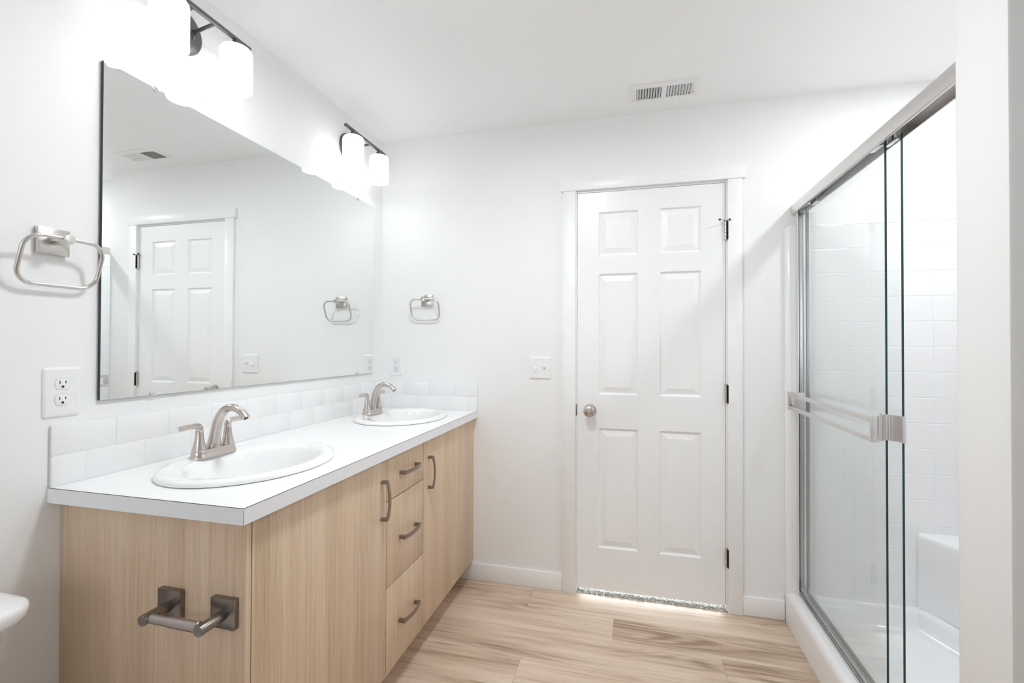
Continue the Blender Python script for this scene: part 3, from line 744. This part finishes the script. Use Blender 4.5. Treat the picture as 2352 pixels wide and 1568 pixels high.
# ------------------------------------------------------------------ ceiling register
vt = thing('ceiling_vent', 'white two-way louvred vent in the ceiling above the door', 'vent', (1.5385, -0.2020, H))
mb = MB()
def ring_plate(xa, xb, ya, yb, holes):
    xs_ = sorted({xa, xb, *[h for hl in holes for h in hl[:2]]}); ys_ = sorted({ya, yb, *[h for hl in holes for h in hl[2:]]})
    for i in range(len(xs_)-1):
        for k in range(len(ys_)-1):
            cx, cy = (xs_[i]+xs_[i+1])/2, (ys_[k]+ys_[k+1])/2
            if any(h[0] < cx < h[1] and h[2] < cy < h[3] for h in holes): continue
            mb.box(xs_[i], xs_[i+1], ys_[k], ys_[k+1], -0.0075, -0.0055)
BK = ((-0.119, -0.0085), (0.0145, 0.1265)); SY = (-0.044, 0.051)
ring_plate(-0.139, 0.141, -0.061, 0.063, [(a, b_, *SY) for a, b_ in BK])
rim = [(-0.1495, -0.072), (0.1505, -0.072), (0.1505, 0.0725), (-0.1495, 0.0725)]; inn = [(-0.139, -0.061), (0.141, -0.061), (0.141, 0.063), (-0.139, 0.063)]
a = [mb.v(*p, -0.0005) for p in rim]; c = [mb.v(*p, -0.0075) for p in inn]
for k in range(4): mb.face([a[k], a[(k+1) % 4], c[(k+1) % 4], c[k]])
mb.build('register_frame', 'plastic_white', vt, smooth=0)
for (x0, x1), s_ in zip(BK, (1, -1)):
    mb = MB(); n = 9; st = (x1-x0)/n
    for i in range(n):
        xc = x0 + st*(i+0.5); dx = 0.0040*s_
        mb.prism([(xc-dx-0.0006, -0.0085), (xc-dx+0.0010, -0.0085), (xc+dx+0.0010, -0.0010), (xc+dx-0.0006, -0.0010)], SY[0], SY[1], 'y')
    mb.build('louvre_bank', 'plastic_white', vt, smooth=0)
mb = MB(); mb.box(-0.121, 0.129, -0.046, 0.053, -0.0009, -0.0004); e = mb.build('duct_opening', 'slot_dark', vt, smooth=0); e['label'] = 'dark duct behind the louvres'
mb = MB(); mb.box(0.1288, 0.1323, 0.0290, 0.0325, -0.0105, -0.007, 0.0005); mb.build('damper_lever', 'dark_bronze', vt)
for xx in (-0.132, 0.1345):
    mb = MB(); mb.lathe([(0.0032, -0.0074), (0.0030, -0.0086), (0, -0.0090)], (xx, 0.004, 0), 'z', 14, False, False); mb.build('screw', 'plastic_white', vt)

# ------------------------------------------------------------------ toilet paper holder on the vanity end
tp = thing('toilet_paper_holder', 'empty shade-darkened nickel toilet paper holder on the vanity end panel', 'toilet paper holder', (0.4385, VL, 0.670))
for s_ in (-1, 1):
    mb = MB(); mb.box(s_*0.0755-0.0325, s_*0.0755+0.0325, -0.0135, 0.0, -0.0335, 0.0335, 0.0012); bp_ = mb.build('mount_plate', 'holder_nickel_shaded', tp)
    mb = MB(); mb.lathe([(0.0118, -0.013), (0.0118, -0.0735), (0.0112, -0.0748), (0.0, -0.0748)], (s_*0.0755, 0, -0.004), 'y', 32, False, False); mb.build('post', 'holder_nickel_shaded', tp)
mb = MB(); mb.lathe([(0.0085, -0.066), (0.0085, -0.064), (0.0102, -0.063), (0.0102, -0.012), (0.0116, -0.0105), (0.0116, 0.0625), (0.0095, 0.064), (0.0095, 0.066)], (0, -0.0605, -0.004), 'x', 28)
mb.build('spring_roller', 'roller_nickel_shaded', tp)

# ------------------------------------------------------------------ toilet
tl = thing('toilet', 'white two-piece toilet against the left wall, its tank end showing', 'toilet', (0, -1.985, 0))
def srect(x0, x1, hw_, z, rf, rb, n=8):
    """plan outline of a tank: flat back at x0, bowed front at x1"""
    pts = []
    for cx, cy, r, a0 in ((x1-rf, hw_-rf, rf, 0), (x0+rb, hw_-rb, rb, PI/2), (x0+rb, -hw_+rb, rb, PI), (x1-rf, -hw_+rf, rf, 1.5*PI)):
        for i in range(n+1): a = a0 + PI/2*i/n; pts.append((cx + r*math.cos(a), cy + r*math.sin(a), z))
    return pts
mb = MB(); mb.rings([srect(0.03, 0.150, 0.200, 0.385, .05, .02), srect(0.026, 0.158, 0.210, 0.42, .055, .02), srect(0.022, 0.168, 0.220, 0.56, .058, .02), srect(0.020, 0.179, 0.231, 0.696, .055, .02)], True, True, True)
mb.build('tank', 'porcelain', tl, smooth=50)
mb = MB(); mb.rings([srect(0.014, 0.188, 0.246, 0.6965, .054, .02), srect(0.012, 0.197, 0.2545, 0.701, .058, .02), srect(0.012, 0.2025, 0.2595, 0.710, .061, .02), srect(0.012, 0.2045, 0.2615, 0.720, .062, .02), srect(0.012, 0.2045, 0.2615, 0.7275, .062, .02), srect(0.0135, 0.202, 0.259, 0.7325, .060, .02), srect(0.017, 0.197, 0.254, 0.7355, .057, .02), srect(0.024, 0.186, 0.243, 0.7375, .05, .02), srect(0.05, 0.14, 0.20, 0.7400, .04, .02)], True, True, True)
mb.build('tank_lid', 'porcelain', tl, smooth=45)
mb = MB()
def egg(cx, a, b_, z, n=40): return [(cx + (a if math.cos(2*PI*i/n) > 0 else a*0.8)*math.cos(2*PI*i/n), b_*math.sin(2*PI*i/n), z) for i in range(n)]
mb.rings([egg(0.36, 0.20, 0.11, 0.0), egg(0.36, 0.20, 0.11, 0.04), egg(0.37, 0.19, 0.10, 0.10), egg(0.39, 0.21, 0.115, 0.20), egg(0.43, 0.25, 0.155, 0.30), egg(0.455, 0.262, 0.178, 0.37), egg(0.46, 0.265, 0.182, 0.392), egg(0.46, 0.245, 0.165, 0.396), egg(0.46, 0.205, 0.130, 0.390), egg(0.45, 0.19, 0.12, 0.30), egg(0.43, 0.10, 0.07, 0.22)], True, True, True)
mb.box(0.06, 0.28, -0.15, 0.15, 0.30, 0.384, 0.02, 3)
mb.build('bowl', 'porcelain', tl, smooth=50)
mb = MB(); mb.rings([egg(0.455, 0.27, 0.185, 0.398), egg(0.455, 0.275, 0.19, 0.408), egg(0.455, 0.27, 0.186, 0.417), egg(0.455, 0.27, 0.186, 0.420), egg(0.455, 0.274, 0.189, 0.430), egg(0.455, 0.262, 0.178, 0.438)], True, True, True); mb.build('seat_lid', 'plastic_white', tl, smooth=50)
mb = MB(); mb.lathe([(0.012, 0.177), (0.012, 0.186), (0.008, 0.19), (0, 0.19)], (0, -0.15, 0.645), 'x', 18, False, False); mb.tube([(0.189, -0.15, 0.645), (0.192, -0.115, 0.642), (0.192, -0.085, 0.638)], 0.0055, 10); mb.build('flush_lever', 'chrome', tl)

# ------------------------------------------------------------------ shower stall
SYE, SYN, SXI, SXB = -0.026, -1.175, 2.135, 2.925
ST = 1.832
st = thing('shower_stall', 'white moulded shower stall with tile-pattern walls beside the door', 'shower stall', (2.5, -0.6, 0.0))
sx, sy_ = -2.5, 0.6
def T(p): return (p[0]+sx, p[1]+sy_, p[2])
mb = MB()
def wall_tiles(P, u0, u1, uph, pu, z0, z1, zph, pz):
    """moulded square-tile wall: each field raised out of a shallow groove. P(u, z, d) gives the point, d into the wall"""
    us = sorted({u0, u1, *[uph + pu*k for k in range(-20, 20) if u0+0.008 < uph + pu*k < u1-0.008]})
    zz = sorted({z0, z1, *[zph + pz*k for k in range(-20, 20) if z0+0.008 < zph + pz*k < z1-0.008]})
    gv, gd = 0.0030, 0.0010
    for a, b_ in zip(us, us[1:]):
        for c, d in zip(zz, zz[1:]):
            o4 = [mb.v(T(P(*p, gd))) for p in ((a, c), (b_, c), (b_, d), (a, d))]
            i4 = [mb.v(T(P(*p, 0))) for p in ((a+0.0009, c+gv), (b_-0.0009, c+gv), (b_-0.0009, d-gv), (a+0.0009, d-gv))]
            for k in range(4): mb.face([o4[k], o4[(k+1) % 4], i4[(k+1) % 4], i4[k]])
            mb.face(i4)
ZT = 0.135
wall_tiles(lambda u, z, d: (u, SYE+d, z), SXI, SXB, 2.3215, 0.1146, ZT, ST-0.012, 1.7133, 0.1108)
wall_tiles(lambda u, z, d: (SXB+d, u, z), SYN, SYE, -0.14, 0.1146, ZT, ST-0.012, 1.7133, 0.1108)
wall_tiles(lambda u, z, d: (u, SYN-d, z), SXI, SXB, 2.3215, 0.1146, ZT, ST-0.012, 1.7133, 0.1108)
# top lip of the surround
def lip(pts, lo, hi, axis):
    mb.prism(pts, lo, hi, axis)
lip([(SYE+0.004+sy_, ST-0.016), (SYE-0.001+sy_, ST-0.011), (SYE+0.001+sy_, ST-0.003), (SYE+0.008+sy_, ST), (-0.0006+sy_, ST), (-0.0006+sy_, ST-0.016)], SXI+sx, SXB+0.024+sx, 'x')
lip([(SXB-0.004+sx, ST-0.016), (SXB-0.001+sx, ST-0.011), (SXB-0.001+sx, ST-0.003), (SXB+0.006+sx, ST), (SXB+0.0245+sx, ST), (SXB+0.0245+sx, ST-0.016)], SYN+sy_, SYE+sy_, 'y')
lip([(SYN-0.004+sy_, ST-0.016), (SYN+0.001+sy_, ST-0.011), (SYN-0.001+sy_, ST-0.003), (SYN-0.008+sy_, ST), (WING1+0.0006+sy_, ST), (WING1+0.0006+sy_, ST-0.016)], SXI+sx, SXB+0.024+sx, 'x')
mb.build('wall_surround', 'acrylic', st, smooth=0)
# rounded front columns and curb swept as one frame
def bull(y0, y1, side):
    """plan outline of a front column: rounded outer corner facing the room"""
    s_ = side; pts = []
    r = 0.022
    yo = y1 if s_ < 0 else y0
    yb = y0 if s_ < 0 else y1
    pts.append((XS+0.0005, yb)); 
    for i in range(9):
        a = PI - PI/2*i/8
        pts.append((XS+0.0005+r + r*math.cos(a), yo - s_*(-1)*0 + (s_*-1)*(-1)*0 + (-1 if s_ < 0 else 1)*(-1)*0 + ((yo + r*(1) - r*math.sin(a)) - yo if s_ < 0 else (yo - r + r*math.sin(a)) - yo)))
    pts.append((SXI+0.004, yo)); pts.append((SXI+0.004, yb))
    return pts
mb = MB()
for y0, y1, s_ in ((-0.0006, -0.032, -1), (WING1+0.0006, WING1+0.034, 1)):
    pts = [(a+sx, b_+sy_) for a, b_ in bull(min(y0, y1) if s_ > 0 else y0, max(y0, y1) if s_ > 0 else y1, s_)]
    if s_ > 0:
        r = 0.012; yo = y1; XN = XS + 0.024; pts = [(XN+sx, y0+sy_)] + [(XN+r+r*math.cos(PI-PI/2*i/8)+sx, yo-r+r*math.sin(PI-PI/2*i/8)+sy_) for i in range(9)] + [(SXI+0.004+sx, yo+sy_), (SXI+0.004+sx, y0+sy_)]
    b2 = bmesh.new(); lo = [b2.verts.new((*p, 0.10)) for p in pts]
    mid = [b2.verts.new((*p, ST-0.018)) for p in pts]
    c_ = Vector((SXI+sx, (y0)+sy_))
    def shrink(f_): return [tuple(c_ + (Vector(p)-c_)*f_) for p in pts]
    hi = [b2.verts.new((*p, ST-0.006)) for p in shrink(0.90)]; hh2 = [b2.verts.new((*p, ST-0.001)) for p in shrink(0.72)]
    n = len(pts)
    for A_, B_ in ((lo, mid), (mid, hi), (hi, hh2)):
        for i in range(n): b2.faces.new([A_[i], A_[(i+1) % n], B_[(i+1) % n], B_[i]])
    b2.faces.new(hh2); b2.faces.new(list(reversed(lo)))
    mb = MB(); mb.add(b2); mb.build('front_column', 'acrylic', st, smooth=50)
# base: curb, pan floor and coved edges
mb = MB()
cp_ = [(XS+0.0005, 0.0), (XS+0.0005, 0.108), (XS+0.0025, 0.122), (XS+0.008, 0.133), (XS+0.017, 0.1395), (XS+0.028, 0.1415), (2.196, 0.1415), (2.203, 0.1405), (2.206, 0.136), (2.206, 0.0)]
mb.prism([(p[0]+sx, p[1]) for p in cp_], WING1+0.0006+sy_, -0.0006+sy_, 'y')
mb.build('curb', 'acrylic', st, smooth=50)
mb = MB()
def inset_poly(pts, d):
    out = []; n = len(pts)
    for i in range(n):
        p0, p1, p2 = Vector(pts[i-1]), Vector(pts[i]), Vector(pts[(i+1) % n])
        e1, e2 = (p1-p0).normalized(), (p2-p1).normalized(); n1, n2 = Vector((-e1.y, e1.x)), Vector((-e2.y, e2.x))
        bs_ = (n1+n2); bs_ /= max(1e-6, bs_.dot(n1)); out.append(tuple(p1 + bs_*d))
    return out
SEAT = [(2.600, SYE-0.001), (2.614, SYE-0.022), (2.650, -0.118), (2.690, -0.222), (2.740, -0.352), (2.800, -0.508), (2.860, -0.664), (SXB-0.001, -0.835)]
outl = [(2.203, SYE), (2.607, SYE), (SXB, -0.835)] + [(SXB, SYN), (2.203, SYN)]        # clockwise seen from above
outl = list(reversed(outl))                                       # counter-clockwise
def lev(d, z): return [T((*p, z)) for p in inset_poly(outl, d)]
mb.rings([lev(-0.004, ZT+0.006), lev(0.004, ZT+0.004), lev(0.010, ZT-0.002), lev(0.016, ZT-0.014), lev(0.026, 0.090), lev(0.036, 0.066), lev(0.052, 0.052), lev(0.080, 0.046), lev(0.16, 0.042)], True, False, True)
mb.box(2.21+sx, SXB+0.02+sx, WING1+0.002+sy_, -0.002+sy_, 0.0, 0.028)
mb.build('pan', 'acrylic', st, smooth=50)
mb = MB()
SZ = 0.462
sp_ = SEAT + [(SXB+0.003, -0.835), (SXB+0.003, SYE+0.002), (2.600, SYE+0.002)]
front_ = SEAT
def nrm(i):
    a = Vector(front_[max(0, i-1)]); b_ = Vector(front_[min(len(front_)-1, i+1)]); t = (b_-a).normalized(); return Vector((t.y, -t.x)) * -1
cols_ = []
for i, p in enumerate(front_):
    nn = Vector((-1, -0.38)).normalized(); p = Vector(p)
    prof = [(0.0, ZT-0.004), (0.0, SZ-0.026), (0.0015, SZ-0.014), (0.006, SZ-0.005), (0.014, SZ-0.0005), (0.024, SZ)]
    cols_.append([T((*(p - nn*d), z)) for d, z in prof])
V_ = [[mb.v(c) for c in r] for r in cols_]
for a, b_ in zip(V_, V_[1:]):
    for k in range(5): mb.face([a[k], b_[k], b_[k+1], a[k+1]])
bkv = [mb.v(T((SXB+0.006, p[1], SZ+0.004))) for p in front_]
for k in range(len(V_)-1): mb.face([V_[k][5], V_[k+1][5], bkv[k+1], bkv[k]])
mb.face([V_[0][5], bkv[0], mb.v(T((SXB+0.006, SYE+0.003, SZ+0.004))), mb.v(T((2.600, SYE+0.003, SZ)))])
mb.build('corner_seat', 'acrylic', st, smooth=60)
mb = MB(); mb.lathe([(0.045, 0.0405), (0.045, 0.0425), (0.038, 0.0435), (0, 0.0435)], (2.56+sx, -0.60+sy_, 0), 'z', 28, False, False); mb.build('drain', 'nickel', st)

# shower door frame
fr = thing('shower_door_frame', 'satin metal sliding door frame around the shower opening', 'shower door frame', (2.15, -0.6, 0.14))
fx, fy, fz = -2.15, 0.6, -0.14
FY0, FY1 = -0.0010, WING1+0.001
mb = MB()
hd = [(2.1255, 1.8835), (2.1215, 1.8850), (2.1195, 1.900), (2.1195, 1.917), (2.1225, 1.9285), (2.1265, 1.9315), (2.183, 1.9315), (2.187, 1.928), (2.187, 1.893), (2.1835, 1.893), (2.1835, 1.924), (2.1290, 1.924), (2.1290, 1.8835)]
mb.prism([(a+fx, b_+fz) for a, b_ in hd], FY1+fy, FY0+fy, 'y'); 
mb.box(2.1545+fx, 2.1565+fx, FY1+fy, FY0+fy, 1.905+fz, 1.924+fz)
e = mb.build('header', 'aluminium', fr, smooth=30)
mb = MB()
bt = [(2.133, 0.1418), (2.133, 0.1485), (2.136, 0.1505), (2.150, 0.1515), (2.1515, 0.158), (2.1545, 0.158), (2.156, 0.1515), (2.172, 0.1525), (2.1735, 0.166), (2.177, 0.166), (2.178, 0.1418)]
mb.prism([(a+fx, b_+fz) for a, b_ in bt], FY1+0.034+fy, -0.030+fy, 'y'); mb.build('bottom_track', 'aluminium', fr, smooth=0)
for s_, yw in ((1, -0.0325), (-1, SYN+0.012)):
    mb = MB(); y1 = yw - s_*0.003; y2 = yw - s_*0.030
    def bx(x0, x1, ya, yb): mb.box(x0+fx, x1+fx, min(ya, yb)+fy, max(ya, yb)+fy, 0.150+fz, 1.884+fz)
    bx(2.130, 2.178, yw, y1); bx(2.130, 2.1325, y1, y2); bx(2.1755, 2.178, y1, y2); bx(2.152, 2.154, y1, yw - s_*0.012)
    jm = mb.build('side_jamb', 'aluminium_bright', fr, smooth=0)
    for zz in (1.742, 0.28):
        m2 = MB(); m2.lathe([(0.0042, 0.0), (0.0042, -0.0015), (0.002, -0.0028), (0, -0.0028)], (2.1424+fx, yw - s_*0.003+fy, zz+fz), 'y', 14, False, False); m2.build('jamb_screw', 'chrome', jm)

# sliding glass panels
def panel(label, x, y0, y1):
    p = thing('shower_door_panel', label, 'shower door', (x, (y0+y1)/2, 0.16), 0, 'sliding glass shower panels')
    h = (y1-y0)/2; T_ = 0.003
    mb = MB()
    A = [mb.v(-T_, -h, 0), mb.v(-T_, h, 0), mb.v(-T_, h, 1.738), mb.v(-T_, -h, 1.738)]
    B = [mb.v(T_, -h, 0), mb.v(T_, h, 0), mb.v(T_, h, 1.738), mb.v(T_, -h, 1.738)]
    mb.face(A, 0); mb.face(list(reversed(B)), 0)
    for k in range(4): mb.face([A[k], A[(k+1) % 4], B[(k+1) % 4], B[k]], 1)
    e = mb.build('glass_pane', ['shower_glass', 'glass_edge'], p, smooth=0); e['label'] = 'clear glass with dark green edges'
    for yy in (-h+0.055, h-0.10):
        mb = MB(); mb.box(-0.0065, 0.0065, yy-0.028, yy+0.028, 1.728, 1.7495, 0.001); hg = mb.build('roller_bracket', 'chrome', p)
        mb = MB(); mb.lathe([(0.010, -0.0075), (0.010, -0.0015), (0.0075, 0), (0.010, 0.0015), (0.010, 0.0075)], (0, yy, 1.7515), 'x', 20); mb.build('roller', 'plastic_white', hg)
    return p, h
XO, XI = 2.1415, 2.1655
PO, ho = panel('outer sliding glass shower panel carrying the double-rail towel bar', XO, -0.795, -0.0395)
PI_, hi_ = panel('inner sliding glass shower panel behind the one with the towel bar', XI, -0.8335, -0.0585)
# towel bar on the outer panel (local coordinates of the panel)
def lx(x): return x - XO
yo = -(-0.795-0.0395)/2
BX0, BX1 = 2.0790, 2.0850
mb = MB()
for z0, z1 in ((0.9895, 1.0060), (1.0485, 1.0650)):
    mb.box(lx(BX0), lx(BX1), -0.838+yo, -0.090+yo, z0-0.16, z1-0.16, 0.0006)
tb = mb.build('towel_bar', 'aluminium', PO)
mb = MB(); mb.box(lx(BX0-0.0008), lx(2.0945), -0.8465+yo, -0.838+yo, 0.9885-0.16, 1.0660-0.16, 0.0008)
def strip(mb, pts, th, z0, z1):
    """vertical sheet bent along a plan curve"""
    rs = []
    for i, p in enumerate(pts):
        a = Vector(pts[max(0, i-1)]); b_ = Vector(pts[min(len(pts)-1, i+1)]); t = (b_-a).normalized(); nn = Vector((-t.y, t.x))*th/2
        p = Vector(p); rs.append([(*(p+nn), z0), (*(p-nn), z0), (*(p-nn), z1), (*(p+nn), z1)])
    mb.rings(rs, True, True, True)
cur = [(2.0940, -0.8445), (2.0985, -0.8400), (2.1030, -0.8335), (2.1065, -0.8255), (2.1085, -0.8190), (2.1110, -0.8165), (2.1150, -0.8165), (2.1180, -0.8180), (2.1215, -0.8160), (2.1270, -0.8085), (2.1330, -0.8010), (2.1375, -0.7975)]
strip(mb, [(lx(a), b_+yo) for a, b_ in cur], 0.0022, 0.9885-0.16, 1.0660-0.16)
mb.box(lx(2.1360), lx(2.1385), -0.7985+yo, -0.770+yo, 0.9885-0.16, 1.0660-0.16, 0.0006)
mb.box(lx(2.1360), lx(2.1470), -0.7985+yo, -0.7955+yo, 0.9885-0.16, 1.0660-0.16, 0.0005)
br = mb.build('finger_pull', 'aluminium', PO, smooth=40)
for zz in (0.9975, 1.0570):
    mb = MB(); mb.lathe([(0.0030, -0.8464), (0.0030, -0.8478), (0.0018, -0.8488), (0, -0.8488)], (lx(2.0870), yo, zz-0.16), 'y', 14, False, False); mb.build('screw', 'chrome', br)
mb = MB(); mb.box(lx(BX0+0.001), lx(2.0945), -0.0905+yo, -0.083+yo, 0.9875-0.16, 1.0670-0.16, 0.0008)
mb.box(lx(2.0900), lx(2.0925), -0.128+yo, -0.084+yo, 0.9875-0.16, 1.0670-0.16, 0.0006); mb.box(lx(2.0925), lx(2.1385), -0.124+yo, -0.120+yo, 0.9875-0.16, 1.0670-0.16, 0.0006)
mb.build('end_bracket', 'aluminium', PO)
# finger pull of the inner panel
li = lambda x: x - XI
yi = -(-0.8335-0.0585)/2
mb = MB(); cur = [(2.1480, -0.8030), (2.1500, -0.8060), (2.1535, -0.8075), (2.1570, -0.8110), (2.1600, -0.8210), (2.1625, -0.8320), (2.1640, -0.8365)]
strip(mb, [(li(a)-0.0015, b_+yi) for a, b_ in cur], 0.0022, 0.9885-0.16, 1.0660-0.16)
mb.box(li(2.1615), li(2.1705), -0.8385+yi, -0.8340+yi, 0.9885-0.16, 1.0660-0.16, 0.0006)
mb.build('finger_pull', 'aluminium', PI_, smooth=40)

# added flush ceiling light, an unseen source that fills the room
fl = thing('fill_ceiling_light', 'added fill light, round and white, in the middle of the room ceiling', 'ceiling light', (1.05, -1.19, H))
mb = MB(); mb.lathe([(0.15, -0.0002), (0.15, -0.022), (0.146, -0.026), (0.136, -0.026)], (0, 0, 0), 'z', 48, False, False); mb.build('trim_ring', 'plastic_white', fl, smooth=50)
mb = MB(); mb.lathe([(0.137, -0.024), (0.132, -0.036), (0.105, -0.052), (0.05, -0.060), (0.0, -0.062)], (0, 0, 0), 'z', 48, False, False); mb.build('lens', 'fill_glow', fl)
la = bpy.data.lights.new('ceiling_fill_beam', 'AREA'); la.shape = 'DISK'; la.size = 0.26; la.energy = CEILING_FILL_W; la.color = (0.915, 0.965, 1.0)
lo = bpy.data.objects.new('ceiling_fill_beam', la); lo.location = (1.05, -1.19, H-0.066); col.objects.link(lo)

# recessed light above the shower
dl = thing('recessed_downlight', 'round white recessed light in the ceiling over the shower', 'ceiling light', (2.60, -0.62, H))
mb = MB(); mb.lathe([(0.085, -0.0002), (0.085, -0.004), (0.078, -0.007), (0.066, -0.005), (0.062, -0.001)], (0, 0, 0), 'z', 40, False, False); mb.build('trim_ring', 'plastic_white', dl)
mb = MB(); mb.lathe([(0.062, -0.001), (0.060, -0.003), (0, -0.0035)], (0, 0, 0), 'z', 40, False, False); mb.build('lens', 'downlight_glow', dl)
la = bpy.data.lights.new('downlight_beam', 'AREA'); la.shape = 'DISK'; la.size = 0.12; la.energy = DOWNLIGHT_W; la.color = LAMP_COL
lo = bpy.data.objects.new('downlight_beam', la); lo.location = (2.60, -0.62, H-0.012); col.objects.link(lo)
